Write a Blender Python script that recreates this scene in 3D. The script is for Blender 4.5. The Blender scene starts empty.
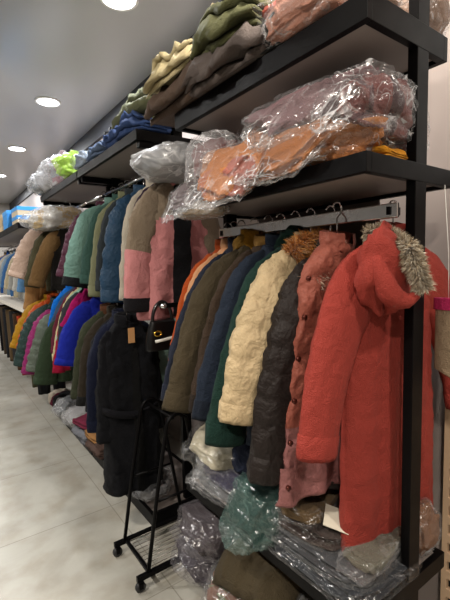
import bpy, math, random
from math import pi, sin, cos, exp, sqrt
from mathutils import Vector, Matrix, noise

rnd = random.Random(7)
COL = bpy.context.scene.collection
sc = bpy.context.scene

# ---------------------------------------------------------------- helpers
def lin(h):
    h = h.lstrip('#')
    out = []
    for i in (0, 2, 4):
        c = int(h[i:i+2], 16) / 255
        out.append(c/12.92 if c <= .04045 else ((c+.055)/1.055)**2.4)
    return out + [1.0]

def nz(x, y, z): return noise.noise(Vector((x, y, z)))
def ridge(x, y, z):
    return (1-min(1, abs(nz(x, y, z))*2.2))**2
def sgp(v, e): return math.copysign(abs(v)**e, v)
def sstep(a, b, x):
    t = max(0, min(1, (x-a)/(b-a))); return t*t*(3-2*t)
def lerp(a, b, t): return a+(b-a)*t

def tag(o, label=None, cat=None, group=None, kind=None):
    if label: o['label'] = label
    if cat: o['category'] = cat
    if group: o['group'] = group
    if kind: o['kind'] = kind
    return o

def empty(name, loc=(0, 0, 0), rz=0.0, label=None, cat=None, group=None):
    o = bpy.data.objects.new(name, None); COL.objects.link(o)
    o.empty_display_size = .05
    o.location = loc; o.rotation_euler = (0, 0, rz)
    return tag(o, label, cat, group)

class MB:
    def __init__(s): s.v = []; s.f = []; s.m = []
    def add(s, vs, fs, mi=0):
        b = len(s.v); s.v += [tuple(v) for v in vs]
        s.f += [tuple(i+b for i in f) for f in fs]
        s.m += (mi if isinstance(mi, list) else [mi]*len(fs))
        return s
    def box(s, x0, x1, y0, y1, z0, z1, mi=0):
        vs = [(x, y, z) for z in (z0, z1) for y in (y0, y1) for x in (x0, x1)]
        return s.add(vs, [(0, 2, 3, 1), (4, 5, 7, 6), (0, 1, 5, 4), (2, 6, 7, 3), (0, 4, 6, 2), (1, 3, 7, 5)], mi)
    def tube(s, pts, r, n=10, mi=0, closed=False):
        pts = [Vector(p) for p in pts]; N = len(pts); rr = r if isinstance(r, (list, tuple)) else [r]*N
        vs = []; up = None
        for i, p in enumerate(pts):
            if closed: d = pts[(i+1) % N]-pts[i-1]
            else: d = pts[min(i+1, N-1)]-pts[max(i-1, 0)]
            d.normalize()
            if up is None: up = Vector((0, 0, 1)) if abs(d.z) < .9 else Vector((1, 0, 0))
            a = d.cross(up)
            if a.length < 1e-4: a = d.orthogonal()
            a.normalize(); b = a.cross(d); up = b
            for k in range(n):
                t = 2*pi*k/n; vs.append(p+(a*cos(t)+b*sin(t))*rr[i])
        fs = [(i*n+k, i*n+(k+1) % n, ((i+1) % N)*n+(k+1) % n, ((i+1) % N)*n+k) for i in range(N if closed else N-1) for k in range(n)]
        if not closed: fs += [tuple(range(n))[::-1], tuple((N-1)*n+k for k in range(n))]
        return s.add(vs, fs, mi)
    def loft(s, fn, nu, nv, cap0=True, cap1=True, mi=0, closed=True):
        """fn(i,j) i along, j around"""
        vs = [fn(i, j) for i in range(nu) for j in range(nv)]
        J = nv if closed else nv-1
        fs = []; ms = []
        for i in range(nu-1):
            for j in range(J):
                fs.append((i*nv+j, i*nv+(j+1) % nv, (i+1)*nv+(j+1) % nv, (i+1)*nv+j))
                ms.append(mi(i, j) if callable(mi) else mi)
        m0 = mi(0, 0) if callable(mi) else mi; m1 = mi(nu-2, 0) if callable(mi) else mi
        if cap0 and closed: fs.append(tuple(range(nv))[::-1]); ms.append(m0)
        if cap1 and closed: fs.append(tuple((nu-1)*nv+j for j in range(nv))); ms.append(m1)
        return s.add(vs, fs, ms)
    def build(s, name, mats, parent=None, smooth=True, bevel=0, solid=0, sub=0):
        me = bpy.data.meshes.new(name); me.from_pydata(s.v, [], s.f)
        for m in (mats if isinstance(mats, (list, tuple)) else [mats]): me.materials.append(m)
        me.polygons.foreach_set('material_index', s.m)
        if smooth: me.polygons.foreach_set('use_smooth', [True]*len(s.f))
        me.update()
        o = bpy.data.objects.new(name, me); COL.objects.link(o)
        if parent: o.parent = parent
        if solid:
            q = o.modifiers.new('thickness', 'SOLIDIFY'); q.thickness = solid; q.offset = 0
        if bevel:
            q = o.modifiers.new('bevel', 'BEVEL'); q.width = bevel; q.segments = 2; q.limit_method = 'ANGLE'
        if sub:
            q = o.modifiers.new('sub', 'SUBSURF'); q.levels = sub; q.render_levels = sub
        return o

# ---------------------------------------------------------------- materials
_mc = {}
def newmat(name):
    m = bpy.data.materials.new(name); m.use_nodes = True
    nt = m.node_tree; nt.nodes.clear()
    out = nt.nodes.new('ShaderNodeOutputMaterial')
    return m, nt, out
def N(nt, t, **k):
    n = nt.nodes.new(t)
    for a, b in k.items():
        if a.startswith('i_'): n.inputs[a[2:].replace('_', ' ')].default_value = b
        else: setattr(n, a, b)
    return n

def deep(c, k):
    # photo-read colours already include the lamps' light: bring them back to the dye's own depth
    l = .3*c[0]+.59*c[1]+.11*c[2]
    return [max(.003, (l+(v-l)*1.06))*k for v in c[:3]]+[1]
def fabric(hexc, rough=.85, sheen=.02, bump=.6, scale=260, var=.10, k=.68):
    key = ('f', hexc, k, rough, bump, scale)
    if key in _mc: return _mc[key]
    m, nt, out = newmat('fabric_'+hexc.strip('#'))
    p = N(nt, 'ShaderNodeBsdfPrincipled'); c = deep(lin(hexc), k)
    tc = N(nt, 'ShaderNodeTexCoord')
    n1 = N(nt, 'ShaderNodeTexNoise'); n1.inputs['Scale'].default_value = 9; n1.inputs['Detail'].default_value = 5
    mx = N(nt, 'ShaderNodeMix', data_type='RGBA')
    mx.inputs['A'].default_value = [x*(1-var) for x in c[:3]]+[1]
    mx.inputs['B'].default_value = [min(1, x*(1+var)+.002) for x in c[:3]]+[1]
    n2 = N(nt, 'ShaderNodeTexNoise'); n2.inputs['Scale'].default_value = scale; n2.inputs['Detail'].default_value = 2
    n3 = N(nt, 'ShaderNodeTexNoise'); n3.inputs['Scale'].default_value = 22; n3.inputs['Detail'].default_value = 6; n3.inputs['Distortion'].default_value = .8
    ad = N(nt, 'ShaderNodeMath', operation='MULTIPLY_ADD'); ad.inputs[1].default_value = 2.5
    b = N(nt, 'ShaderNodeBump'); b.inputs['Strength'].default_value = bump; b.inputs['Distance'].default_value = .011
    L = nt.links.new
    L(tc.outputs['Object'], n1.inputs['Vector']); L(tc.outputs['Object'], n2.inputs['Vector']); L(tc.outputs['Object'], n3.inputs['Vector'])
    L(n1.outputs['Fac'], mx.inputs['Factor']); L(mx.outputs['Result'], p.inputs['Base Color'])
    L(n3.outputs['Fac'], ad.inputs[0]); L(n2.outputs['Fac'], ad.inputs[2]); L(ad.outputs[0], b.inputs['Height'])
    L(b.outputs['Normal'], p.inputs['Normal'])
    p.inputs['Roughness'].default_value = rough
    p.inputs['Sheen Weight'].default_value = sheen; p.inputs['Sheen Roughness'].default_value = .5
    p.inputs['Specular IOR Level'].default_value = .12
    L(p.outputs[0], out.inputs[0]); _mc[key] = m; return m
def nylon(h): return fabric(h, .48, .02, .5, 60)

def plain(hexc, rough=.5, metal=0.0, name=None, coat=0.0, bump=0.0, spec=None):
    key = ('p', hexc, rough, metal, coat, bump, spec)
    if key in _mc: return _mc[key]
    m, nt, out = newmat(name or 'plain_'+hexc.strip('#'))
    p = N(nt, 'ShaderNodeBsdfPrincipled'); p.inputs['Base Color'].default_value = lin(hexc)
    p.inputs['Roughness'].default_value = rough; p.inputs['Metallic'].default_value = metal
    p.inputs['Coat Weight'].default_value = coat
    if spec is not None: p.inputs['Specular IOR Level'].default_value = spec
    n = N(nt, 'ShaderNodeTexNoise'); n.inputs['Scale'].default_value = 14; n.inputs['Detail'].default_value = 4
    tc = N(nt, 'ShaderNodeTexCoord'); nt.links.new(tc.outputs['Object'], n.inputs['Vector'])
    mr = N(nt, 'ShaderNodeMapRange'); mr.inputs['To Min'].default_value = max(.02, rough*.8); mr.inputs['To Max'].default_value = min(1, rough*1.25)
    nt.links.new(n.outputs['Fac'], mr.inputs['Value']); nt.links.new(mr.outputs[0], p.inputs['Roughness'])
    if bump:
        b = N(nt, 'ShaderNodeBump'); b.inputs['Strength'].default_value = bump; b.inputs['Distance'].default_value = .01
        nt.links.new(n.outputs['Fac'], b.inputs['Height']); nt.links.new(b.outputs[0], p.inputs['Normal'])
    nt.links.new(p.outputs[0], out.inputs[0]); _mc[key] = m; return m

def film(hexc='#e2e2e4', milk=.10, crease=.55, scale=16):
    key = ('film', hexc, milk, crease, scale)
    if key in _mc: return _mc[key]
    m, nt, out = newmat('clear_plastic_film'); L = nt.links.new
    tc = N(nt, 'ShaderNodeTexCoord')
    def rid(sc_, dist, seed, stretch):
        mp = N(nt, 'ShaderNodeMapping'); mp.inputs['Location'].default_value = (seed, seed*2, seed*3)
        mp.inputs['Scale'].default_value = stretch; mp.inputs['Rotation'].default_value = (seed, seed*.7, seed*1.3)
        L(tc.outputs['Object'], mp.inputs['Vector'])
        n = N(nt, 'ShaderNodeTexNoise'); n.inputs['Scale'].default_value = sc_; n.inputs['Detail'].default_value = 1.5
        n.inputs['Distortion'].default_value = dist; L(mp.outputs[0], n.inputs['Vector'])
        s = N(nt, 'ShaderNodeMath', operation='SUBTRACT'); s.inputs[1].default_value = .5; L(n.outputs['Fac'], s.inputs[0])
        a = N(nt, 'ShaderNodeMath', operation='ABSOLUTE'); L(s.outputs[0], a.inputs[0])
        return a
    a1 = rid(scale*.55, .5, 1.7, (.6, 1.5, 1.3)); a2 = rid(scale*.9, .4, 4.3, (1.6, .6, 1.2)); a3 = rid(scale*1.6, .3, 7.9, (1, 1, 1))
    def thin(a, w):
        mr = N(nt, 'ShaderNodeMapRange', interpolation_type='SMOOTHSTEP'); mr.inputs['From Min'].default_value = 0; mr.inputs['From Max'].default_value = w
        mr.inputs['To Min'].default_value = 1; mr.inputs['To Max'].default_value = 0; L(a.outputs[0], mr.inputs['Value']); return mr
    t1, t2, t3 = thin(a1, .022), thin(a2, .018), thin(a3, .012)
    mx1 = N(nt, 'ShaderNodeMath', operation='MAXIMUM'); L(t1.outputs[0], mx1.inputs[0]); L(t2.outputs[0], mx1.inputs[1])
    h3 = N(nt, 'ShaderNodeMath', operation='MULTIPLY'); h3.inputs[1].default_value = .5; L(t3.outputs[0], h3.inputs[0])
    mx2 = N(nt, 'ShaderNodeMath', operation='MAXIMUM'); L(mx1.outputs[0], mx2.inputs[0]); L(h3.outputs[0], mx2.inputs[1])
    # creases come and go over the sheet
    pn_ = N(nt, 'ShaderNodeTexNoise'); pn_.inputs['Scale'].default_value = scale*.5; L(tc.outputs['Object'], pn_.inputs['Vector'])
    pr = N(nt, 'ShaderNodeMapRange'); pr.inputs['From Min'].default_value = .38; pr.inputs['From Max'].default_value = .62; L(pn_.outputs['Fac'], pr.inputs['Value'])
    mu = N(nt, 'ShaderNodeMath', operation='MULTIPLY'); L(mx2.outputs[0], mu.inputs[0]); L(pr.outputs[0], mu.inputs[1])
    fa = N(nt, 'ShaderNodeMath', operation='MULTIPLY_ADD'); fa.inputs[1].default_value = crease; fa.inputs[2].default_value = milk; L(mu.outputs[0], fa.inputs[0])
    lw = N(nt, 'ShaderNodeLayerWeight'); lw.inputs['Blend'].default_value = .13
    ad = N(nt, 'ShaderNodeMath', operation='MULTIPLY_ADD'); ad.inputs[1].default_value = .10; ad.use_clamp = True
    L(lw.outputs['Facing'], ad.inputs[0]); L(fa.outputs[0], ad.inputs[2])
    bp = N(nt, 'ShaderNodeBump'); bp.inputs['Strength'].default_value = .8; bp.inputs['Distance'].default_value = .05
    L(a1.outputs[0], bp.inputs['Height'])
    bp2 = N(nt, 'ShaderNodeBump'); bp2.inputs['Strength'].default_value = .8; bp2.inputs['Distance'].default_value = .03
    L(a2.outputs[0], bp2.inputs['Height']); L(bp.outputs[0], bp2.inputs['Normal'])
    p = N(nt, 'ShaderNodeBsdfPrincipled'); p.inputs['Base Color'].default_value = lin(hexc)
    p.inputs['Roughness'].default_value = .3; p.inputs['Specular IOR Level'].default_value = .45
    L(bp2.outputs[0], p.inputs['Normal'])
    gl = N(nt, 'ShaderNodeBsdfGlossy'); gl.inputs['Roughness'].default_value = .2; L(bp2.outputs[0], gl.inputs['Normal'])
    tr = N(nt, 'ShaderNodeBsdfTransparent'); tr.inputs[0].default_value = (.97, .97, .97, 1)
    mg = N(nt, 'ShaderNodeMixShader'); mg.inputs[0].default_value = .06; L(tr.outputs[0], mg.inputs[1]); L(gl.outputs[0], mg.inputs[2])
    ms = N(nt, 'ShaderNodeMixShader'); L(ad.outputs[0], ms.inputs[0]); L(mg.outputs[0], ms.inputs[1]); L(p.outputs[0], ms.inputs[2])
    L(ms.outputs[0], out.inputs[0]); _mc[key] = m; return m

def mat_floor():
    m, nt, out = newmat('floor_stone'); L = nt.links.new
    tc = N(nt, 'ShaderNodeTexCoord'); p = N(nt, 'ShaderNodeBsdfPrincipled')
    n = N(nt, 'ShaderNodeTexNoise'); n.inputs['Scale'].default_value = 1.6; n.inputs['Detail'].default_value = 8; n.inputs['Roughness'].default_value = .65; n.inputs['Distortion'].default_value = .6
    r = N(nt, 'ShaderNodeValToRGB'); e = r.color_ramp.elements
    e[0].position = .3; e[0].color = lin('#96948c'); e[1].position = .68; e[1].color = lin('#b0aea5')
    k = r.color_ramp.elements.new(.5); k.color = lin('#a3a198')
    n2 = N(nt, 'ShaderNodeTexNoise'); n2.inputs['Scale'].default_value = 5; n2.inputs['Detail'].default_value = 6
    r2 = N(nt, 'ShaderNodeValToRGB'); e = r2.color_ramp.elements; e[0].position = .34; e[0].color = lin('#e2dcd4'); e[1].position = .55; e[1].color = (1, 1, 1, 1)
    mx = N(nt, 'ShaderNodeMix', data_type='RGBA', blend_type='MULTIPLY'); mx.inputs['Factor'].default_value = .8
    br = N(nt, 'ShaderNodeTexBrick'); br.inputs['Scale'].default_value = 1.0; br.offset = 0
    br.inputs['Brick Width'].default_value = .8; br.inputs['Row Height'].default_value = .8; br.inputs['Mortar Size'].default_value = .003
    br.inputs['Color1'].default_value = (1, 1, 1, 1); br.inputs['Color2'].default_value = (.95, .95, .95, 1); br.inputs['Mortar'].default_value = (.55, .53, .5, 1)
    mx2 = N(nt, 'ShaderNodeMix', data_type='RGBA', blend_type='MULTIPLY'); mx2.inputs['Factor'].default_value = .8
    for q in (n, n2, br): L(tc.outputs['Object'], q.inputs['Vector'])
    L(n.outputs['Fac'], r.inputs[0]); L(n2.outputs['Fac'], r2.inputs[0]); L(r.outputs[0], mx.inputs['A']); L(r2.outputs[0], mx.inputs['B'])
    L(mx.outputs['Result'], mx2.inputs['A']); L(br.outputs['Color'], mx2.inputs['B']); L(mx2.outputs['Result'], p.inputs['Base Color'])
    p.inputs['Roughness'].default_value = .38
    b = N(nt, 'ShaderNodeBump'); b.inputs['Strength'].default_value = .08; L(n2.outputs['Fac'], b.inputs['Height']); L(b.outputs[0], p.inputs['Normal'])
    L(p.outputs[0], out.inputs[0]); return m

def mat_paint(hexa, hexb, rough, name, sc_=.8):
    m, nt, out = newmat(name); L = nt.links.new
    tc = N(nt, 'ShaderNodeTexCoord'); p = N(nt, 'ShaderNodeBsdfPrincipled')
    n = N(nt, 'ShaderNodeTexNoise'); n.inputs['Scale'].default_value = sc_; n.inputs['Detail'].default_value = 6
    mx = N(nt, 'ShaderNodeMix', data_type='RGBA'); mx.inputs['A'].default_value = lin(hexa); mx.inputs['B'].default_value = lin(hexb)
    L(tc.outputs['Object'], n.inputs['Vector']); L(n.outputs['Fac'], mx.inputs['Factor']); L(mx.outputs['Result'], p.inputs['Base Color'])
    n2 = N(nt, 'ShaderNodeTexNoise'); n2.inputs['Scale'].default_value = 60; L(tc.outputs['Object'], n2.inputs['Vector'])
    b = N(nt, 'ShaderNodeBump'); b.inputs['Strength'].default_value = .05; L(n2.outputs['Fac'], b.inputs['Height']); L(b.outputs[0], p.inputs['Normal'])
    p.inputs['Roughness'].default_value = rough; L(p.outputs[0], out.inputs[0]); return m

BLACK = plain('#070607', .42, 0, 'black_painted_steel', 0, 0, .09)
GREYB = plain('#4a4a4e', .3, 0, 'grey_black_shelf_edge', .2)
CHROME = plain('#d8d8da', .16, 1.0, 'chrome', 0, .25)
WOOD = mat_paint('#79706c', '#857c76', .5, 'shelf_board', 3)
WHITE = plain('#e8e6e0', .5, 0, 'white_plastic')
HANG = plain('#0c0c0e', .4, 0, 'black_hanger_plastic')

# ---------------------------------------------------------------- setting
XW, ZC, Y0, Y1, XL = 1.60, 3.10, -3.0, 11.0, -3.2
def slab(name, b, m):
    o = MB().box(*b).build(name, m, smooth=False); return tag(o, kind='structure')
slab('floor', (XL, XW, Y0, Y1, -.1, 0), mat_floor())
slab('ceiling', (XL, XW, Y0, Y1, ZC, ZC+.1), mat_paint('#a8abae', '#aeaeac', .28, 'ceiling_satin'))
slab('wall_right', (XW, XW+.1, Y0, Y1, 0, ZC), mat_paint('#9a8e88', '#908580', .6, 'wall_paint'))
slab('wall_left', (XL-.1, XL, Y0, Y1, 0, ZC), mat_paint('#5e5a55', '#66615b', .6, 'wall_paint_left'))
slab('wall_back', (XL, XW, Y1, Y1+.1, 0, ZC), mat_paint('#a9a39c', '#b4ada4', .6, 'wall_paint_back'))
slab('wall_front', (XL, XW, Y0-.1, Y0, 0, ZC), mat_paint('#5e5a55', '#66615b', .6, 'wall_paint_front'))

slab('trim_1', (XW-.03, XW, 1.9, Y1, 2.93, ZC), mat_paint('#26272b', '#303136', .5, 'dark_top_band'))

# ceiling downlights
m, nt, out = newmat('lamp_diffuser')
e = N(nt, 'ShaderNodeEmission'); e.inputs[0].default_value = (.93, .96, 1, 1); e.inputs[1].default_value = 14
nt.links.new(e.outputs[0], out.inputs[0]); LAMP = m
def disc_ring(mb, r0, r1, z0, z1, n=40):
    pr = [(r0, z0), (r1, z0), (r1+.004, z0+.004), (r1+.004, z1), (r0, z1)]
    mb.loft(lambda i, j: (pr[i % 5][0]*cos(2*pi*j/n), pr[i % 5][0]*sin(2*pi*j/n), pr[i % 5][1]), 6, n, False, False)
LP = [(.99, -.9), (.99, .72)] + [(1.0, 2.40), (.99, 4.2), (.99, 6.0), (.99, 7.8), (.99, 9.6)]
LP += [(-1.0, y) for y in (-1.0, 1.0, 3.2, 5.4, 7.6)]
LNAMES = ['round ceiling downlight closest to the camera, above the top shelf', 'second round ceiling downlight down the aisle',
          'small round ceiling downlight above the far shelf bags', 'fourth round ceiling downlight at the left picture edge']
for i, (x, y) in enumerate(LP):
    lab = LNAMES[i-2] if 2 <= i < 6 else ('round ceiling downlight over the near rack' if i < 2 else 'round ceiling downlight away from the racks')
    t = empty('ceiling_light', (x, y, ZC-.012), 0, lab, 'ceiling light', 'round ceiling downlights')
    a = MB(); disc_ring(a, .098, .112, 0, .012); a.build('trim_ring', WHITE, t)
    b = MB(); b.add([(.098*cos(2*pi*k/40), .098*sin(2*pi*k/40), .006) for k in range(40)], [tuple(range(40))[::-1]])
    b.build('diffuser', LAMP, t, smooth=False)
    ld = bpy.data.lights.new('downlight', 'AREA'); ld.shape = 'DISK'; ld.size = .19
    ld.energy = 44 if x > 0 else (84 if y < 2 else 56)
    ld.color = (.95, .97, 1.0) if (x > 0 and y > 1.5) else ((1.0, .91, .80) if y < 2 else (1.0, .97, .93))
    lo = bpy.data.objects.new('downlight', ld); COL.objects.link(lo); lo.parent = t; lo.location = (0, 0, -.004)

# ---------------------------------------------------------------- racks
def rack(name, label, ya, yb, shelves, posts, ph, front=.9, back=1.36, rails=(), px=(1.135, 1.195), panel=False):
    t = empty(name, (1.13, (ya+yb)/2, 0), 0, label, 'clothes rack', 'black steel wall racks')
    ox, oy = 1.13, (ya+yb)/2
    def B(n, x0, x1, y0, y1, z0, z1, m, parent=t, bv=.002):
        o = MB().box(x0-ox, x1-ox, y0-oy, y1-oy, z0, z1).build(n, m, parent, smooth=False, bevel=bv); return o
    for y in posts: B('post', px[0], px[1], y, y+.03, 0, ph, BLACK)
    for z0, z1, bk in shelves:
        w = .022
        mb = MB()
        mb.box(front-ox, front+w-ox, ya-oy, yb-oy, z0, z1)
        mb.box(bk-w-ox, bk-ox, ya-oy, yb-oy, z0, z1)
        mb.box(front+w-ox, bk-w-ox, ya-oy, ya+w-oy, z0, z1)
        mb.box(front+w-ox, bk-w-ox, yb-w-oy, yb-oy, z0, z1)
        s = mb.build('shelf_frame', BLACK, t, smooth=False, bevel=.0015)
        B('shelf_board', front+w, bk-w, ya+w, yb-w, z0+.012, z1-.006, WOOD, s)
        for y in posts[:1] if len(posts) == 1 else posts:
            if False: B('bracket', front+.05, px[0], max(ya+.03, y+.01), max(ya+.03, y+.01)+.02, z0-.035, z0, BLACK, s)
    if panel: B('back_panel', 1.365, 1.375, ya+.27, yb-.01, .52, 1.75, plain('#5b5450', .55), t)
    if shelves[0][0] > 2.15:
        for yb_ in (ya+.01, yb-.05): B('cross_beam', front+.02, shelves[0][2]-.02, yb_, yb_+.035, shelves[0][0]-.032, shelves[0][0]+.005, BLACK, t)
    for (x, z, y0, y1, kind) in rails:
        if kind == 'flat':
            r = B('hanging_rail', x-.007, x+.007, y0, y1, z-.022, z+.022, CHROME, t, .004)
        else:
            r = MB().tube([(x-ox, y0-oy, z), (x-ox, y1-oy, z)], .0125, 14).build('hanging_rail', CHROME, t)
        for y in (y0+.02, y1-.03):
            if x < px[0]: B('rail_bracket', x-.012, px[0]+.01, y, y+.012, z-.012, z+.012, BLACK, r, .001)
    return t
rack('clothes_rack', 'tall black steel rack nearest the camera with long coats under a shelf of plastic bags', .628, 1.60,
     [(2.095, 2.165, 1.30), (1.728, 1.78, 1.36), (.44, .495, 1.36), (.03, .07, 1.36)], [.629, 1.55], 3.0, rails=[(1.10, 1.648, .66, 1.56, 'flat')], panel=True)
rack('clothes_rack', 'black wall rack with two rows of jackets, its end at the pink taupe jacket', 2.01, 3.08,
     [(2.165, 2.22, 1.56), (.03, .10, 1.36)], [2.04, 3.0], 2.55, rails=[(1.10, 2.06, 2.02, 3.06, 'r'), (.93, 1.30, 1.82, 3.06, 'r')])
rack('clothes_rack', 'black wall rack beyond the sage quilted jacket, under the bright green bag', 3.10, 4.36,
     [(2.165, 2.22, 1.56), (.03, .10, 1.36)], [3.12], 2.55, rails=[(1.10, 2.06, 3.14, 4.34, 'r'), (.93, 1.42, 3.12, 4.34, 'r')])
rack('clothes_rack', 'farthest rack with a pale middle shelf, under the blue shoe boxes', 4.62, 8.6,
     [(1.93, 1.99, 1.34)], [5.03, 6.8], 2.4, front=.72, rails=[(1.05, 1.86, 4.66, 8.5, 'r'), (.98, .93, 4.66, 8.5, 'r')])
o = MB().box(.80, 1.3, 4.9, 8.5, 1.0, 1.045).build('display_shelf', plain('#d9d3c8', .5), smooth=False, bevel=.003)
tag(o, 'pale wooden shelf board between the two rows of clothes on the farthest rack', 'shelf')

# ---------------------------------------------------------------- garments
def make_fur(mb, path, rad, length, n, seed, lean=(0, 0, -.3), nm=3):
    r = random.Random(seed); P = [Vector(p) for p in path]
    for k in range(n):
        s = r.random()*(len(P)-1); i = min(int(s), len(P)-2); c = P[i].lerp(P[i+1], s-i)
        d = (P[i+1]-P[i]).normalized(); a = d.orthogonal().normalized(); b = d.cross(a)
        t = r.random()*2*pi; nrm = a*cos(t)+b*sin(t)
        rr = rad*(.75+.25*sin(s*2.1))
        base = c+nrm*rr*r.uniform(.4, 1)
        ln = length*r.uniform(.5, 1.2)
        dirv = (nrm+Vector(lean)*r.uniform(.3, 1.4)+Vector((r.gauss(0, .35), r.gauss(0, .35), r.gauss(0, .35)))).normalized()
        side = dirv.cross(Vector((r.gauss(0, 1), r.gauss(0, 1), r.gauss(0, 1)))).normalized()*.0016
        mid = base+dirv*ln*.55; tip = base+dirv*ln+Vector(lean)*ln*.35
        mb.add([base-side, base+side, mid+side*.7, mid-side*.7, tip], [(0, 1, 2, 3), (3, 2, 4)], r.choice([0, 0, 1, 2][:nm+1]))
    core = [p for p in P]
    mb.tube(core, rad*.85, 10, 0)

def sleeve_pts(W, cdx, cdz, side, bend, oy):
    A = Vector((side*.075, 0, -.045)); B = Vector((side*(W*.40+cdx*.56+bend), oy*.4, -.15-.12*cdz)); C = Vector((side*cdx, oy, -cdz))
    return lambda s: A*(1-s)**2 + B*2*s*(1-s) + C*s*s

def garment(name, label, cat, x, y, z, rot=0, L=.75, W=.18, H=None, D=.05, cdx=.36, cdz=.60, col='#444444', mat=None,
            sl=None, style='plain', hood=None, fur=None, group=None, seed=0, zipc=None, hem=None, cuff=None, collar=None,
            r0=.075, r1=.052, sleeves=(-1, 1), buttons=None, lining=None, det=1.0, hanger=True, rodz=None, bend=.0, yoke=None,
            baffle=.07, fold=1.0, lowcol=None, soy=-.01, pocket=False, hoodroll=0, hl=None, collar_h=.05):
    S = seed*7.31+1.7
    H = H or W*1.12
    t0 = empty(name, (x, y, z), rot, label, cat, group)
    M = mat or (nylon(col) if style != 'plain' else fabric(col))
    def hw(z_):
        a = min(1, -z_/.10) if z_ < 0 else 0
        w = lerp(.062, W, a**.75)
        return w if z_ > -.12 else lerp(W, H, min(1, (-z_-.12)/max(.01, L-.12)))
    def dep(z_):
        return lerp(.03, D, sstep(0, .22, -z_))*(1+.12*nz(z_*5+S, S, 0))
    def surf(th, t, off=0.0):
        zz = -L*t
        w = hw(zz)+off; d = dep(zz)+off
        c, s = cos(th), sin(th)
        X = w*sgp(c, .8); Y = d*sgp(s, .72)
        z2 = zz-.16*max(0, abs(X)-.06)*(1-sstep(.05, .3, t))
        A = (.005+.020*t)*fold
        ph = nz(X*3+S, zz*2.2, S)*4
        Y += A*(1.6*nz(X*11+S+.6*ph*.2, zz*1.1, S+2)+.8*(ridge(X*9+S, zz*.9, S+9)-.3)+.3*sin(X*40+ph+S))
        X += .006*fold*nz(zz*9, th*2, S+5)
        q = ridge(X*7+S, zz*6+s*.8, S+3)
        k = .008*fold*q+.007*fold*ridge(X*14+zz*6, zz*13+S, S+s*.7)
        if style == 'puffer':
            u = (-z2+.05*nz(X*4, S, 2))/baffle
            k += .015*(abs(sin(pi*u))**.35-.7)+.009*(ridge(X*28, zz*14+S, s)-.3)*abs(sin(pi*u))
        elif style == 'quilt':
            u = (X+zz)/.06; v = (X-zz)/.06
            k += .006*((abs(sin(pi*u))*abs(sin(pi*v)))**.4)
        X += k*c*.6; Y += k*(1 if s > 0 else -1)*min(1, abs(s)*2)
        return Vector((X, Y, z2))
    nu, nv = int((46 if style == 'plain' else 74)*det*max(1, L/.8)), int(48*det)
    nv -= nv % 4
    mb = MB()
    def bf(i, j):
        if i <= nu: return surf(2*pi*j/nv, (i/nu)**1.15)
        p = surf(2*pi*j/nv, 1, -.008 if i == nu+1 else -.012); p.z += .0 if i == nu+1 else .12
        return p
    mi = 0; mats = [M]
    if yoke:
        mats.append(fabric(yoke[0])); mi = (lambda i, j: 1 if (i/nu)**1.15*L < yoke[1]+.03*cos(4*pi*j/nv) else 0)
    if lowcol:
        mats.append(nylon(lowcol[0])); li = len(mats)-1; mi = (lambda i, j: li if (i/nu)**1.15*L > lowcol[1] else 0)
    mb.loft(bf, nu+3, nv, True, False, mi)
    mb.build('coat_body', mats, t0)
    # sleeves
    for sd in sleeves:
        P = sleeve_pts(W, cdx, cdz, sd, bend, soy)
        n1, n2 = int((34 if style == 'plain' else 62)*det), int(22*det)
        def ring(s, th, off=0):
            p = P(s); d = (P(min(1, s+.02))-P(max(0, s-.02))).normalized()
            a = Vector((0, 1, 0)); b = d.cross(a).normalized()
            r = lerp(r0, r1, max(0, s-.2)/.8)+off
            if s < .34: r = lerp(.034, r, sin(pi/2*s/.34))
            ln = s*cdz
            if style == 'puffer': r += 0.012*(abs(sin(pi*(ln/baffle*1.05+.25*nz(ln*5, th, S))))**.3-.6)+.006*(ridge(ln*14+cos(th)*2+S, sin(th)*4, S)-.3)
            elif style == 'quilt': r += .005*(abs(sin(pi*(ln/.05+th*1.2)))*abs(sin(pi*(ln/.05-th*1.2))))**.4
            ct, st_ = cos(th), sin(th)
            r += fold*(.007*(ridge(ln*6+ct*2.6+S, st_*1.6, sd*3+S)-.3)+.006*(ridge(ln*12-ct*3.6+S, st_*3, sd+S)-.3)+.003*(ridge(ln*26+ct*6, st_*5+S, sd+S)-.3)+.010*nz(ln*4+S, ct, st_)+.003*nz(ln*30, ct*3, st_*3+S))
            return p+(b*cos(th)*r+a*sin(th)*r*(.62 if style == 'puffer' else .50))
        smi = 0; smats = [fabric(sl) if (sl and style == 'plain') else (nylon(sl) if sl else M)]
        if yoke and len(yoke) > 2:
            smats = [fabric(yoke[0]), M]; smi = (lambda i, j: 1 if i/n1 > yoke[2] else 0)
        sb = MB().loft(lambda i, j: ring(i/n1, 2*pi*j/n2) if i <= n1 else ring(.96, 2*pi*j/n2, -.012), n1+2, n2, True, True, smi)
        so = sb.build('sleeve', smats, t0)
        cb = MB().loft(lambda i, j: ring([.93, .935, 1.0, 1.015, 1.01, .95][i], 2*pi*j/n2, [0, .004, .004, .001, -.008, -.012][i]), 6, n2, False, True)
        cb.build('cuff', fabric(cuff) if cuff else smats[-1], so)
    # collar
    cc = fabric(collar) if collar else M
    ch = collar_h
    prof = [(0, -.005), (.006, ch*.4), (.004, ch), (-.006, ch*1.02), (-.016, ch*.4), (-.02, -.01)]
    nc = 28
    def cf(i, j):
        th = -pi/2+.28+(2*pi-.56)*j/(nc-1)
        o_, h_ = prof[i]
        rx, ry = .066+o_, .042+o_
        return (rx*cos(th)+.003*nz(j*.5, i, S), ry*sin(th)-.002, h_-.012+.008*sin(th)+.004*nz(j*.4, S, i))
    MB().loft(cf, 6, nc, False, False, 0, closed=False).build('collar', cc, t0)
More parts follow.
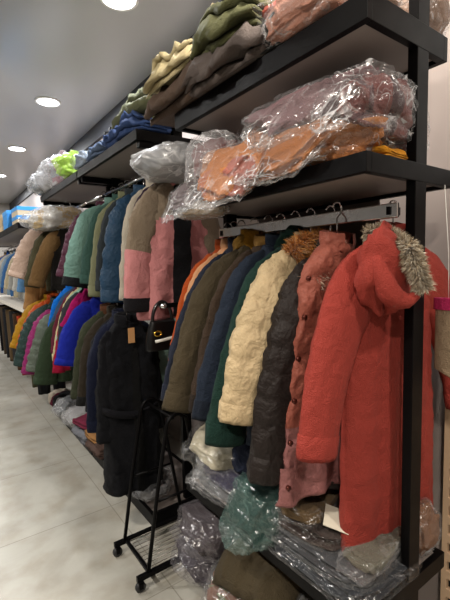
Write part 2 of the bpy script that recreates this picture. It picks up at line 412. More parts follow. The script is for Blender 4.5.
    if hem:
        hb = MB().loft(lambda i, j: surf(2*pi*j/nv, [.93, .94, .995, 1.005][i], [0, .006, .006, .001][i]), 4, nv, False, False)
        hb.build('hem_band', fabric(hem), t0)
    if zipc is not None:
        th0 = -pi/2
        n3 = 40
        w3 = zipc[1] if isinstance(zipc, tuple) else .05; zc = zipc[0] if isinstance(zipc, tuple) else zipc
        MB().loft(lambda i, j: surf(th0+(j-1.5)*w3, .03+.96*i/n3, .009), n3+1, 4, False, False, 0, closed=False).build('front_opening', fabric(zc), t0)
    if lining:
        MB().loft(lambda i, j: surf(pi-.55+j*.22, .05+.93*i/40, .003), 41, 4, False, False, 0, closed=False).build('lining_edge', fabric(lining), t0)
    if pocket:
        for sg in (-1, 1):
            c0 = -pi/2+sg*.75
            MB().loft(lambda i, j: surf(c0+(j-2)*.16*1, .60+.02*i/2+.03*j*sg*.3, .004), 4, 5, False, False, 0, closed=False).build('pocket_flap', M, t0)
    if buttons:
        bc, side_th, nb = buttons
        bbs = MB()
        for k in range(nb):
            p = surf(side_th, .12+.8*k/(nb-1), .006)
            bb = MB(); q = .008
            bb.loft(lambda i, j: (p.x+[.0, q, q, .0][i]*cos(2*pi*j/12), p.y-[.005, .004, -.004, -.005][i]*1, p.z+[.0, q, q, .0][i]*sin(2*pi*j/12)), 4, 12, True, True)
            bb.build('snap_button', plain(bc, .3, .6), t0)
    if hood:
        hc, (hx, hy, hz), (sx, sy, sz) = hood
        def hf(i, j):
            u = pi*i/24; v = 2*pi*j/36
            dx, dy, dz_ = sin(u)*cos(v), sin(u)*sin(v), -cos(u)
            k = 1+.12*ridge(dx*2+S, dy*2, dz_*2)+.07*sin(6*dz_+4*dx+S)
            return (hx+sx*sgp(dx, .85)*k, hy+sy*dy*k, hz+sz*dz_*k+.02*sin(v*2))
        ho = MB().loft(hf, 25, 36).build('hood', M if mat else (nylon(hc) if style == 'puffer' else fabric(hc)), t0)
        if hoodroll:
            pth = [(-.228, -.105, -.07), (-.222, -.120, -.12), (-.203, -.128, -.165), (-.178, -.135, -.19), (-.148, -.15, -.195), (-.122, -.168, -.178)]
            MB().tube([Vector(pth[0]).lerp(Vector(pth[1]), 0)]+[Vector(pth[i]).lerp(Vector(pth[i+1]), q) for i in range(5) for q in (.33, .66, 1)], [.008+.024*sin(pi*min(1, .10+i/17)) for i in range(16)], 14).build('hood_rim', M, ho)
    if fur:
        cols, path, rad, ln, n = fur
        fb = MB(); make_fur(fb, path, rad, ln, n, seed+11)
        fb.build('fur_trim', [fabric(c, .9, .3) for c in cols], t0, smooth=False)
    # hanger
    if hanger and rodz:
        dz = rodz-z
        h = empty('coat_hanger', (x, y, z), rot, hl or ('black hanger of the '+label.split(' hanging')[0].split(' with')[0]), 'hanger', 'black coat hangers')
        hw_ = W-.035
        pts = [(hw_*k/10, 0, .005-.12*(abs(k)/10)**1.5) for k in range(-10, 11)]
        MB().tube(pts, [.004+.003*abs(abs(k)-5)/5 for k in range(-10, 11)], 8).build('shoulder_bar', HANG, h)
        R = .022
        hk = [(0, 0, .0), (0, 0, dz-.03)] + [(0+R*cos(a)*1.0-(0), 0, dz-.0+R*sin(a)) for a in [(-pi/2+.3)+k*(pi*1.45)/12 for k in range(0, 13)]]
        hk = [(0, 0, 0), (0, 0, max(.01, dz-.03))]+[(R*cos(a), 0, dz+R*sin(a)) for a in [-pi/2+k*(pi*1.4)/12 for k in range(1, 13)]]
        # shift so hook crosses above the rail
        rx = Vector((0, 0, 0))
        MB().tube(hk, .0028, 8).build('hook', CHROME, h)
    return t0

# ---- near rack coats (rail z 1.648, x 1.10)
RZ = 1.672
NG = 'coats hanging on the near rack'
def near(label, y, **k):
    k.setdefault('cdx', .40); k.setdefault('cdz', .60); k.setdefault('W', .165); k.setdefault('L', .72); k.setdefault('D', .045); k.setdefault('det', 1.4)
    nm = k.pop('name', 'jacket'); cat = k.pop('cat', 'jacket'); z = k.pop('z', 1.575); x = k.pop('x', 1.105)
    return garment(nm, label, cat, x, y, z, rodz=RZ, group=NG, seed=int(y*1000) % 97, r0=k.pop('r0', .08), r1=k.pop('r1', .06), **k)

near('rust orange thin jacket hanging at the far end of the near rack', 1.50, col='#b4532a', L=.62, D=.03, cdx=0.290)
near('peach coloured thin fleece hanging beside the rust orange jacket', 1.455, col='#d9a27a', L=.6, D=.03, cdx=0.290)
near('dark navy jacket hanging between the rust orange jacket and the olive parka', 1.40, col='#262b3a', L=.78, style='plain', cdx=0.360)
near('olive brown parka with a mustard collar and cream lining edge', 1.31, col='#4d4434', collar='#b98a3c', lining='#e8dcc0', L=.74, cdx=0.390, cdz=.61, r0=.09, r1=.068, z=1.58, style='plain', collar_h=.075, hood=('#8a6a34', (0, .02, .0), (.09, .05, .045)))
near('dark brown jacket with a tan collar behind the navy coat', 1.225, col='#42352b', collar='#c79c5e', L=.74, cdx=0.340, cuff='#2e2620')
near('slate navy blue coat hanging next to the dark green coat', 1.155, col='#27303f', L=.76, cdx=0.360, cuff='#1d2430')
near('bottle green coat with a dark hem hanging beside the cream puffer', 1.075, col='#1f3a33', L=.82, cdx=0.350, cdz=.66, r0=.085, r1=.07, hem='#141a1a', hood=('#1f3a33', (0, .0, .005), (.085, .05, .04)))
fp = [(-.10+.02*k, -.02-.012*sin(k*.6), .035+.018*sin(k*.55)) for k in range(12)]
near('cream beige puffer jacket with an orange brown fur hood', 1.0, col='#cfb994', style='puffer', baffle=0.085, L=.66, cdx=0.345, cdz=.56, r0=.095, r1=.075, D=.06, z=1.57,
     fur=(['#d8883a', '#f0b468', '#a0642e'], [(-.125, -.03, -.045), (-.095, -.04, -.01), (-.05, -.045, .008), (0, -.04, .01), (.04, -.03, .005), (.07, 0, -.01)], .028, .035, 5200), name='puffer_jacket')
near('black brown puffer coat with a beige fur hood next to the salmon coat', .92, col='#2b2523', style='puffer', baffle=.075, L=.80, cdx=0.305, cdz=.70, r0=.085, r1=.07, D=.05, x=1.115, z=1.54,
     fur=(['#cbb29a', '#e8d8c4', '#96806c'], [(-.15, -.04, -.13), (-.13, -.045, -.085), (-.10, -.045, -.04), (-.06, -.04, -.01), (0, -.03, .01), (.06, 0, .01)], .028, .033, 5200), name='puffer_coat', cat='coat')
near('salmon pink quilted long coat with snap buttons, half behind the red parka', .855, col='#a05e50', style='puffer', baffle=.12, L=.80, W=.15, H=.265, cdx=.30, cdz=.56, D=.022, x=1.07, z=1.56,
     buttons=('#5a2a22', pi+.40, 6), lowcol=('#9c6a68', .56), name='quilted_coat', cat='coat', sleeves=(1,))

# red parka: custom placement, seen from its back with the hood hanging
red = '#9a443a'
RM = fabric('#983e36', .6, .02, .5, 300, .05, .85)
garment('hooded_parka', 'long brick red parka with a fur trimmed hood beside the near post', 'coat', 1.212, .745, 1.585, rot=-.06, L=1.04, W=.20, H=.235, D=.042, cdx=.375, cdz=.62,
        col=red, mat=RM, hoodroll=1, seed=5, rodz=RZ, group=NG, r0=.10, r1=.066, det=1.7, fold=.55, soy=-.03, bend=.015, 
        hood=(red, (-.160, -.085, -.105), (.095, .055, .105)),
        fur=(['#cbb99c', '#f0e6d0', '#937f68'], [(-.150, -.01, .0), (-.130, -.055, -.003), (-.125, -.10, -.018), (-.152, -.155, -.05), (-.150, -.172, -.09), (-.130, -.175, -.130), (-.116, -.178, -.160)], .016, .025, 9000))

# ---- middle rack, upper row (rail z 2.06)
FG = 'jackets on the upper rail of the middle racks'
def upper(label, y, **k):
    k.setdefault('cdx', .37); k.setdefault('cdz', .60); k.setdefault('W', .165); k.setdefault('L', .68); k.setdefault('D', .045)
    nm = k.pop('name', 'jacket'); cat = k.pop('cat', 'jacket'); z = k.pop('z', 1.98); x = k.pop('x', 1.12)
    lr = k.pop('lowrail', 0)
    return garment(nm, label, cat, x, y, z, rodz=(2.075 if not lr else (1.315 if y < 3.09 else 1.435)), group=FG, seed=int(y*1000) % 89, r0=k.pop('r0', .085), r1=k.pop('r1', .065), det=k.pop('det', .8), **k)
upper('pink jacket with a taupe yoke hanging open at the rack end', 1.93, x=1.07, z=1.945, col='#dd9798', yoke=('#968775', .20, .60), L=.72, W=.185, H=0.225, D=.06, cdx=0.235, cdz=.66, r0=.09, r1=.075,
      zipc=('#17171b', .11), cuff='#1b1a1e', det=1.1, fold=1.2, bend=.02, hood=('#8f8070', (0, .03, .0), (.10, .05, .06)), name='winter_jacket')
upper('taupe and dark plum jacket partly behind the pink jacket', 2.03, x=1.17, z=1.95, col='#2c2230', sl='#8d8172', L=.5, cdx=0.24, cdz=.42)
upper('dark plum jacket with a slim sleeve behind the taupe yoke', 2.13, col='#3a2a3c', L=.66, cdx=0.2, r0=.07, r1=.055)
upper('cream white jacket sleeve showing beside the plum jacket', 2.23, col='#c9c0b0', L=.72, cdx=0.2, cdz=.66, r0=.08)
upper('deep blue padded jacket hanging beside the cream white jacket', 2.42, col='#2b4660', L=.7, cdx=0.235, cdz=.68, style='puffer', baffle=.14, r0=.09, r1=.075)
upper('charcoal grey jacket between the blue and olive jackets', 2.56, col='#33393d', L=.68, cdx=0.235, cdz=.62)
upper('pale olive jacket behind the charcoal grey jacket', 2.68, col='#85876a', L=.7, cdx=0.24, cdz=.66)
upper('dark teal green jacket behind the pale olive jacket', 2.79, col='#3d5a52', L=.6, cdx=0.26, cdz=.58)
upper('sage green quilted jacket with a black hem on the upper rail', 2.95, col='#6f9186', style='quilt', L=.62, cdx=0.31, cdz=.60, r0=.11, r1=.09, cuff='#17191c', hem='#17191c', D=.06)
upper('maroon padded jacket at the end of the upper row', 3.15, col='#4c2636', L=.62, cdx=0.32, cdz=.54, style='puffer', baffle=.09, r0=.09)
upper('cobalt blue coat showing below the olive jacket', 2.92, x=.99, z=1.29, lowrail=1, col='#1c2a9a', L=0.55, cdx=0.27, cdz=0.46, D=.06, r0=.10, r1=.09, name='long_coat', cat='coat')
upper('magenta pink jacket with only its cuff showing', 3.1, x=.98, z=1.345, lowrail=1, r0=0.045, W=0.12, col='#b4226a', L=0.3, cdx=0.22, cdz=0.28, r1=0.04)
upper('dark grey long coat beneath the magenta cuff', 3.16, x=.98, z=1.345, lowrail=1, col='#3c3d42', L=0.55, cdx=0.22, cdz=0.5)
upper('mint green thin jacket in a row of slim sleeves', 3.22, x=.98, z=1.345, lowrail=1, col='#9fcbb8', L=0.5, cdx=.24, cdz=0.5, D=.02, r0=.05, r1=.035)
upper('cream thin long cardigan in a row of slim sleeves', 3.28, x=.98, z=1.345, lowrail=1, col='#ddd0a6', L=0.55, cdx=.25, cdz=0.55, D=.02, r0=.05, r1=.035)
upper('wine red thin jacket in a row of slim sleeves', 3.35, x=.98, z=1.345, lowrail=1, col='#6e2c3c', L=0.5, cdx=.25, cdz=0.5, D=.02, r0=.05, r1=.035)
upper('slate blue thin jacket beside the bright blue coat', 3.42, x=.98, z=1.345, lowrail=1, col='#3f5570', L=0.55, cdx=.27, cdz=0.52, D=.03, r0=.05, r1=.045)
upper('bright azure blue long coat hanging straight', 3.5, x=.95, z=1.345, lowrail=1, col='#1f74d8', L=0.55, cdx=0.2, cdz=0.5, D=.04, r0=0.055, r1=0.055, cuff='#10131c', name='long_coat', cat='coat')
upper('black and brown patchwork jacket under the clear wrapped puffer', 3.75, x=1.0, z=1.86, col='#1f1c1a', sl='#6d5334', L=.55, cdx=.30, cdz=.5, det=.6)
upper('dark olive jacket on the upper rail beside the beige puffer', 3.95, x=1.0, z=1.9, col='#4a4632', L=.6, cdx=.30, cdz=.55, det=.6)
upper('pinkish beige puffer jacket at the far end of the upper rail', 4.2, x=1.0, z=1.93, col='#c3a998', style='puffer', L=.55, cdx=.36, cdz=.5, r0=.12, r1=.09, det=.7, name='puffer_jacket')
upper('tan suede coat hanging past the end of the far shelf', 4.31, x=1.0, z=1.72, col='#b2895c', L=.62, cdx=.26, cdz=.6, det=.6, name='long_coat', cat='coat')

# ---- middle rack, lower row (rail z 1.30)
LG = 'jackets on the lower rail of the middle racks'
def lower(label, y, **k):
    k.setdefault('cdx', .27); k.setdefault('cdz', .60); k.setdefault('W', .16); k.setdefault('L', .66); k.setdefault('D', .045)
    nm = k.pop('name', 'jacket'); cat = k.pop('cat', 'jacket'); z = k.pop('z', 1.215); x = k.pop('x', .92)
    return garment(nm, label, cat, x, y, z, rodz=(1.315 if y < 3.09 else 1.435), group=LG, seed=int(y*1000) % 83, r0=k.pop('r0', .085), r1=k.pop('r1', .065), det=k.pop('det', .8), **k)
lower('long black belted coat hanging at the end of the lower rail', 2.09, x=0.835, z=1.20, r0=0.07, r1=0.055, col='#0f1015', L=.92, W=0.13, H=0.16, D=.075, cdx=0.135, cdz=.62, det=1.2, fold=1.4, name='long_coat', cat='coat', collar_h=.06,
      zipc=('#08080b', .05))
lower('dark navy coat hanging just behind the long black coat', 2.23, col='#12182e', L=.70, cdx=0.18, cdz=.62, x=0.875)
lower('black wool jacket between the navy coat and the brown jacket', 2.36, cdz=0.55, col='#15161a', L=0.6, cdx=0.2, x=.93)
lower('dark brown camouflage jacket on the lower rail', 2.50, col='#352e25', L=0.6, cdx=0.225, x=.94, cdz=0.55, cuff='#1a1a1a')
lower('dark olive green jacket with a brown collar on the lower rail', 2.66, col='#3b3f2f', collar='#5b3a28', L=0.6, cdx=0.225, cdz=0.55, x=.95)
lower('charcoal jacket behind the dark olive green jacket', 3.05, col='#25272a', L=.5, cdx=0.15, cdz=.45, x=.98)
lower('forest green coat below the bright azure blue coat', 3.40, x=.92, z=1.15, col='#33422f', L=.56, cdx=.27, cdz=.55, r0=.09, r1=.09)
lower('crimson thin jacket beside the forest green coat', 3.22, x=.92, col='#a41f3e', L=.5, cdx=.2, cdz=.5, D=.02, r0=.05, r1=.04)
lower('grey green puffer jacket edged with a magenta jacket behind it', 3.66, x=.93, z=1.17, col='#5f675c', style='puffer', baffle=.06, L=.55, cdx=.28, cdz=.52, r0=.10, r1=.085, name='puffer_jacket')
lower('magenta puffer jacket squeezed between two green puffers', 3.78, x=.90, z=1.17, col='#8e2f66', style='puffer', baffle=.05, L=.56, cdx=.29, cdz=.56, r0=.08, r1=.07, name='puffer_jacket', det=.6)
lower('dark teal puffer jacket on the lower rail', 3.95, x=.92, z=1.2, col='#2b3d3a', style='puffer', baffle=.06, L=.55, cdx=.33, cdz=.55, r0=.10, r1=.085, name='puffer_jacket')
lower('burnt orange puffer jacket beside the mustard puffer', 4.10, x=.92, z=1.22, col='#c4562a', style='puffer', L=.5, cdx=.29, cdz=.45, r0=.08, name='puffer_jacket', det=.6)
lower('mustard yellow puffer jacket at the end of the lower rail', 4.24, x=.92, z=1.22, col='#b5882e', style='puffer', L=.5, cdx=.33, cdz=.46, r0=.09, name='puffer_jacket', det=.7)
lower('sage green shirt jacket hanging beside the black handbag', 2.16, x=1.12, z=1.14, col='#8ba79d', L=.5, cdx=.25, cdz=.44, D=.03, r0=.055, r1=.045, hanger=False)
lower('white and black jacket hanging behind the sage green shirt', 2.26, x=1.08, z=1.16, col='#c9cccb', sl='#d8dbda', L=.42, cdx=.22, cdz=.34, D=.03, r0=.05, r1=.04, hanger=False)
lower('grey tweed coat hanging low behind the metal stand', 2.4, x=1.16, z=1.0, col='#3d4040', L=.5, cdx=.26, cdz=.45, hanger=False)
# belt, and tag of the black coat
bt = bpy.data.objects[[o.name for o in bpy.data.objects if o.get('label', '').startswith('long black belted')][0]]
def beltf(i, j):
    th = 2*pi*i/40; r = [(.0, -.02), (.006, -.02), (.006, .02), (.0, .02)][j]
    return ((.172+r[0])*cos(th), (.092+r[0])*sin(th), -.47+r[1]+.02*cos(th*2))
bl = MB().loft(beltf, 41, 4, False, False); 
b_ = bl.build('belt', fabric('#131319'), bt)
MB().tube([(.02, -.1, -.47), (.08, -.115, -.46), (.13, -.11, -.43), (.17, -.10, -.42)], .006, 8).build('belt_tie', fabric('#1a1a20'), b_)
MB().box(.125, .165, -.125, -.118, -.435, -.42).build('buckle', CHROME, b_, bevel=.002)
MB().box(-.03, .005, -.088, -.084, -.10, -.02).build('price_tag', plain('#b98a5a', .6), bt, smooth=False)

# ---- farthest rack
XG = 'clothes on the farthest rack'
cs = [('light sky blue shirt', '#6f9fd0'), ('white shirt', '#d5d3cc'), ('pale grey shirt', '#b3b2ac'), ('cream shirt', '#d6c8aa'), ('steel blue shirt', '#4a78b0'), ('pale denim shirt', '#9db2c4'), ('off white fleece', '#cfc9bd'), ('royal blue shirt', '#2c63b8'), ('light tan jacket', '#b39a78')]
for k in range(9):
    y = 4.95+k*.33
    prev = cs[k-1][0] if k else 'pale end of the shelf'
    garment('shirt', cs[k][0]+' on the far rail just past the '+prev, 'shirt', 1.02, y, 1.76, L=.62, W=.17, D=.05, cdx=.25, cdz=.5, col=cs[k][1], seed=k+3, group=XG, det=.5, rodz=1.875,
            hl='far rail hanger holding the '+cs[k][0])
tr = [('black', '#1b1b1d'), ('olive green', '#4f4c36'), ('white', '#cfcac0'), ('orange red', '#b8452c'), ('brown', '#5b4330'), ('dark grey', '#3a3a3c'), ('khaki brown', '#6d5a42'), ('charcoal', '#26272b'), ('grey brown', '#55493d'), ('midnight black', '#111216')]
def trousers(label, x, y, z, L, col, seed):
    t = empty('trousers', (x, y, z), 0, label, 'trousers', 'trousers on the far lower rail')
    for sg in (-1, 1):
        MB().loft(lambda i, j: Vector((sg*.08+(.085-.02*i/24)*cos(2*pi*j/20), .035*sin(2*pi*j/20)+.01*sin(cos(2*pi*j/20)*6+seed+i*.1), -L*i/24)), 25, 20).build('trouser_leg', fabric(col), t)
    MB().loft(lambda i, j: Vector((.165*cos(2*pi*j/28), .04*sin(2*pi*j/28), [.012, .012, -.04, -.045][i])), 4, 28).build('waistband', fabric(col), t)
    return t
for k in range(10):
    y = 4.75+k*.34
    trousers(tr[k][0]+' trousers on the far lower rail, '+('nearest the camera' if k == 0 else 'just past the '+tr[k-1][0]+' pair'), .98, y, .90, .78 if k != 2 else .72, tr[k][1], k)

# ---------------------------------------------------------------- heaps, bags and folded clothes
def folded(name, label, cat, c, size, rz, col, seed, nl, droop, group, amp, dk):
    """a garment folded back and forth: one thick sheet in a zigzag, turning at the aisle side"""
    S = seed*2.31; sx, sy, sz = size[0]/2, size[1]/2, size[2]
    hl_ = sz/nl; th = hl_*.40
    cl = []
    for l in range(nl):
        xs = [-sx+th+(2*sx-2*th)*k/10 for k in range(11)]
        if l % 2: xs = xs[::-1]
        cl += [Vector((x_, (l+.5)*hl_, 0)) for x_ in xs]
        if l < nl-1:
            d_ = -1 if l % 2 else 1
            for q in (.25, .5, .75):
                cl.append(Vector((xs[-1]+d_*hl_*.5*sin(pi*q), (l+.5+q)*hl_, 0)))
    n = len(cl); off = []
    for i in range(n):
        d = (cl[min(i+1, n-1)]-cl[max(i-1, 0)]).normalized(); off.append(Vector((-d.y, d.x, 0)))
    outl = [cl[i]+off[i]*th for i in range(n)]+[cl[i]-off[i]*th for i in reversed(range(n))]
    ny = 34; R = Matrix.Rotation(rz, 3, 'Z')
    def fn(i, j):
        u = i/(ny-1)*2-1; p = outl[j]
        e_ = 1-.16*abs(u)**5
        y = sy*u*(1+.10*nz(p.y*9, p.x*3, S)); x = p.x*e_; z = p.y
        lay = round(p.y/hl_)
        x += amp*.16*nz(y*7+S, lay*.9, S)+amp*.05*nz(y*25, lay*2.2, S)
        up = z/sz
        z += up*amp*(.16*nz(x*7+S, y*6, S)+.13*(ridge(x*5+S, y*9, S)-.3)+.05*ridge(x*14, y*16+S, lay*.7))
        z *= 1-.35*abs(u)**4
        q = R @ Vector((x, y, max(z, .002)))
        if droop and c[0]+q.x < droop:
            dd = droop-c[0]-q.x; q.z -= dd*dk+.8*dd*dd
        return q
    o = MB().loft(fn, ny, len(outl), True, True).build(name, fabric(col, k=.8)); o.location = c
    return tag(o, label, cat, group)

def heap(name, label, cat, c, size, rz=0, col='#888888', seed=0, amp=.16, e=.7, layers=0, bag=False, droop=None, group=None, tilt=0, mat=None, fcol='#dcdcde',
         milk=.03, crease=.38, ex=.75, det=1.0, freq=1.0, grow=1.10, spike=.18, roll=0, flare=.25, cols=None, fs=16, dk=.9):
    """c = centre of the underside, size = full lengths"""
    if layers and not bag:
        return folded(name, label, cat, c, size, rz, col, seed, max(2, layers+1), droop, group, amp, dk)
    S = seed*3.77+.9
    root = None
    sx, sy, sz = [q/2 for q in size]
    nu, nv = int(56*det), int(64*det)
    R = Matrix.Rotation(rz, 3, 'Z') @ Matrix.Rotation(tilt, 3, 'Y') @ Matrix.Rotation(roll, 3, 'X')
    def mk(g, amp_, fr, isfilm):
        def fn(i, j):
            u = pi*(i/(nu-1)); v = 2*pi*j/nv
            u = min(max(u, .001), pi-.001)
            a, b, c_ = -cos(u), sin(u)*cos(v), sin(u)*sin(v)
            X = sgp(a, ex)*sx; Y = sgp(b, e)*sy; Z = sgp(c_, e)*sz
            # long folds running along x, sharper on cloth
            f = fr
            wx, wy, wz = a*1.3*f+nz(a*2+S, b*2, c_*2)*.8, b*2.4*f, c_*2.4*f
            k = amp_*.8*(ridge(wx*.8+S, wy*.6, wz*.6+S)-.25)+amp_*.22*(ridge(wx*2.0+S, wy*1.4+3, wz*1.4)-.2)
            k += .9*amp_*nz(a*1.7+S, b*1.7+S, c_*1.7)
            if isfilm:
                k = .75*k+spike*.35*(ridge(a*2.6+S, b*2.2+S, c_*2.2)-.2)+spike*.18*ridge(a*5+S, b*4.5, c_*4.5+S)+.015*nz(a*9, b*9+S, c_*9)
                fl = sstep(.75, 1, abs(a))*flare
                X *= 1+fl; Z *= 1-.4*sstep(.75, 1, abs(a)); Y *= 1+.5*fl
            if layers and not isfilm:
                zz = (c_*.5+.5)*layers
                k += .14*(abs(sin(pi*zz+.6*nz(a*2, b*2, S)))**.6-.7)*(1-.7*abs(c_)**4)
            mzk = 1+k
            p = Vector((X*g*mzk, Y*g*mzk, Z*g*(1+k*1.4)))
            p = R @ p
            p.z += sz
            if p.z < .004: p.z = .004 + (0 if not isfilm else -.002)
            w = Vector(c)+p
            if droop and w.x < droop: 
                dd = (droop-w.x); w.z -= dd*dk+ .8*dd*dd
            return w-Vector(c)
        return fn
    mi = 0; mats = [mat or fabric(col, k=.75)]
    if cols:
        mats = [fabric(q, k=.75) for q in cols]
        mi = lambda i, j: int((nz(i*.12+S, 0, cos(2*pi*j/nv)*.7+S)*.5+.5)*len(mats)*.999) % len(mats)
    if bag:
        root = empty(name, c, 0, label, cat, group)
        MB().loft(mk(1, amp, freq, False), nu, nv, True, True, mi).build('folded_garment', mats, root)
        MB().loft(mk(grow, amp*.9, freq, True), int(nu*1.3), nv, True, True).build('plastic_wrap', film(fcol, milk, crease, fs), root) if False else None
        nu2 = nu
        MB().loft(mk(grow, amp*.9, freq, True), nu2, nv, True, True).build('plastic_wrap', film(fcol, milk, crease, fs), root)
        return root
    o = MB().loft(mk(1, amp, freq, False), nu, nv, True, True, mi).build(name, mats)
    o.location = c
    return tag(o, label, cat, group)

MS = 1.782
BG = 'plastic wrapped clothes on the middle shelf of the near rack'
def bagm(label, c, size, rz, col, **k):
    return heap('bagged_coat', label, 'bagged garment', c, size, rz, col, bag=True, group=BG, droop=k.pop('droop', .90), **k)
h2 = pi/2
bagm('big mauve grey bagged coat stacked highest on the shelf beside the near post', (1.07, .90, MS+.085), (.34, .46, .185), .15, '#8f7276', seed=3, crease=.55, fs=12, amp=.2, tilt=-.1)
bagm('dark plum brown bagged coat lying against the near post', (1.10, .74, MS+.055), (.38, .20, .17), .15, '#5d4045', seed=8, crease=.5, amp=.22, cols=['#5d4045', '#7a4a48', '#4a3338'])
bagm('peach orange bagged coat lying along the front of the shelf', (.99, .90, MS), (.26, .46, .13), .1, '#c98452', seed=13, crease=.55, amp=.26, fs=13)
bagm('long salmon orange bagged coat drooping over the shelf front', (.97, 1.18, MS), (.28, .46, .15), -.1, '#c47f63', seed=17, crease=.5, amp=.24, fs=12, cols=['#c47f63', '#cf8a5a', '#b87468'])
bagm('orange bagged coat underneath the big mauve grey bag', (1.10, 1.02, MS+.02), (.34, .34, .19), .2, '#c07a48', seed=19, crease=.5, amp=.2)
bagm('deep rose bagged sweater standing at the far end of the shelf', (1.03, 1.43, MS+.04), (.24, .22, .20), .4, '#7c4648', seed=23, crease=.5, amp=.12, milk=.2, grow=1.22)
bagm('grey brown bagged coat hanging off the far end of the shelf', (.96, 1.50, MS-.005), (.20, .30, .08), .0, '#77696c', seed=29, crease=.5, amp=.2, dk=1.3)
heap('bagged_coat', 'small clear bag of beige fabric dangling under the far shelf corner', 'bagged garment', (.93, 1.45, 1.70), (.12, .26, .07), .1, '#b09a7c', bag=True, seed=31, crease=.5, group=BG, milk=.2)
heap('bagged_coat', 'milky white plastic bag above the taupe jacket shoulder', 'bagged garment', (1.0, 1.78, 1.93), (.30, .34, .14), 0, '#8b9095', bag=True, seed=37, crease=.6, milk=.35, group=BG, fs=9, amp=.1)
heap('knit_hat', 'mustard yellow knitted hat on the shelf beside the near post', 'hat', (1.06, .665, MS), (.12, .05, .035), .1, '#c98a34', seed=41, amp=.14, layers=2, det=.6)

# top shelf of near rack
TS = 2.167
TG = 'clothes folded on the top shelf of the near rack'
def fold_(label, c, size, rz, col, **k):
    return heap(k.pop('name', 'folded_clothes'), label, k.pop('cat', 'folded clothes'), c, size, rz, col, group=TG, droop=k.pop('droop', .885), **k)
fold_('cream trousers folded over the far end of the top shelf', (.955, 1.60, TS+.14), (.22, .34, .12), .1, '#cdbf98', seed=51, amp=.22, layers=3, tilt=0)
fold_('dark umber jacket at the far end of the top shelf', (.965, 1.55, TS), (.22, .44, .15), .05, '#54453b', seed=52, amp=.26, layers=2)
fold_('beige khaki trousers piled behind the olive green clothes', (1.08, 1.36, TS+.10), (.26, .34, .26), .1, '#a89a7c', seed=53, amp=.22, layers=3)
fold_('olive green folded trousers heaped on the top shelf', (.97, 1.22, TS+.11), (.24, .32, .16), .1, '#55563a', seed=54, amp=.26, layers=3)
fold_('grey brown corduroy jacket folded at the top shelf edge', (.95, 1.20, TS), (.20, .42, .12), .05, '#5d5450', seed=55, amp=.28, layers=2)
fold_('black folded sweater at the top shelf edge', (.99, .98, TS), (.20, .18, .09), .0, '#2a2c2c', seed=56, amp=.2, layers=2)
heap('bagged_coat', 'clear bag with a coral red garment on the top shelf', 'bagged garment', (1.06, 1.05, TS+.07), (.22, .2, .14), .2, '#b4513e', bag=True, seed=57, group=TG, fs=12)
heap('bagged_coat', 'clear bag with a peach garment at the front of the top shelf', 'bagged garment', (.96, .86, TS), (.2, .26, .13), .1, '#b98470', bag=True, seed=58, group=TG, droop=.88, fs=12)
heap('bagged_coat', 'clear bag with brown clothes on the top shelf beside the near post', 'bagged garment', (1.12, .82, TS), (.34, .2, .14), .1, '#8a6c58', bag=True, seed=59, group=TG, fs=12)
heap('bagged_coat', 'clear crinkled bag right of the near post on the top shelf', 'bagged garment', (1.27, .70, TS), (.14, .14, .15), .1, '#927868', bag=True, seed=60, group=TG, fs=12)

# bottom shelf of near rack (z .495)
BS = .497
WG = 'wrapped clothes on the bottom shelf of the near rack'
def bagb(label, c, size, rz, col, **k):
    return heap('bagged_coat', label, 'bagged garment', c, size, rz, col, bag=True, group=WG, droop=k.pop('droop', .865), **k)
bagb('cream white puffer in a clear bag on top of the bottom shelf pile', (1.04, 1.45, BS+.125), (.28, .36, .13), .0, '#d8d0b8', seed=61, crease=0.15, milk=0.0, amp=.12, tilt=-.15)
bagb('dark purple bagged jacket under the cream white puffer', (1.04, 1.34, BS+.06), (.27, .40, .09), 0, '#32304a', seed=62, crease=.35)
bagb('grey wrapped shirts under the dark purple bag', (1.04, 1.40, BS), (.26, .36, .07), 0, '#6c6f74', seed=63, crease=.45, layers=3, e=.5)
bagb('teal green plastic bag of clothes sagging over the bottom shelf edge', (.97, 1.10, BS), (.25, .24, .18), 0, '#2b4440', seed=64, fcol='#7fa39c', crease=.2, milk=.10, amp=.15, dk=1.2)
heap('folded_coat', 'dark navy coat lying between the teal bag and the hanging coats', 'coat', (1.1, 1.2, BS+.1), (.3, .3, .2), 0, '#1b2236', seed=65, amp=.2, group=WG)
bagb('tan wrapped jacket on top of the grey stack beneath the salmon coat', (1.06, .95, BS+.14), (.30, .15, .045), .35, '#7a6448', seed=66, crease=0.13, e=.5, amp=0.05, spike=0.07, ex=0.35, flare=0.08, milk=0.0)
bagb('chocolate grey wrapped clothes in the middle of the flat stack', (1.07, .92, BS+.09), (.30, .30, .06), .1, '#453a36', seed=67, crease=0.13, e=.5, layers=2, amp=0.05, spike=0.07, ex=0.35, flare=0.08, milk=0.0)
bagb('flat grey wrapped shirts second from the bottom of the stack', (1.07, .87, BS+.045), (.32, .40, .05), .05, '#4e4f52', seed=68, crease=0.13, e=.4, layers=2, amp=0.05, spike=0.07, ex=0.35, flare=0.08, milk=0.0)
bagb('flat dark grey wrapped shirts lowest in the stack beside the near post', (1.07, .85, BS), (.33, .42, .05), 0, '#3f4247', seed=69, crease=0.13, e=.4, layers=2, amp=0.05, spike=0.07, ex=0.35, flare=0.08, milk=0.0)
bagb('silvery olive wrapped clothes at the shelf end beside the near post', (1.10, .72, BS+.085), (.28, .12, .035), .2, '#6c695a', seed=70, crease=0.2, e=0.45, ex=0.4, amp=0.08)
bagb('brown bagged clothes with an orange fold right of the near post', (1.31, .70, BS), (.12, .12, .16), 0, '#8a6248', seed=71, crease=.45)
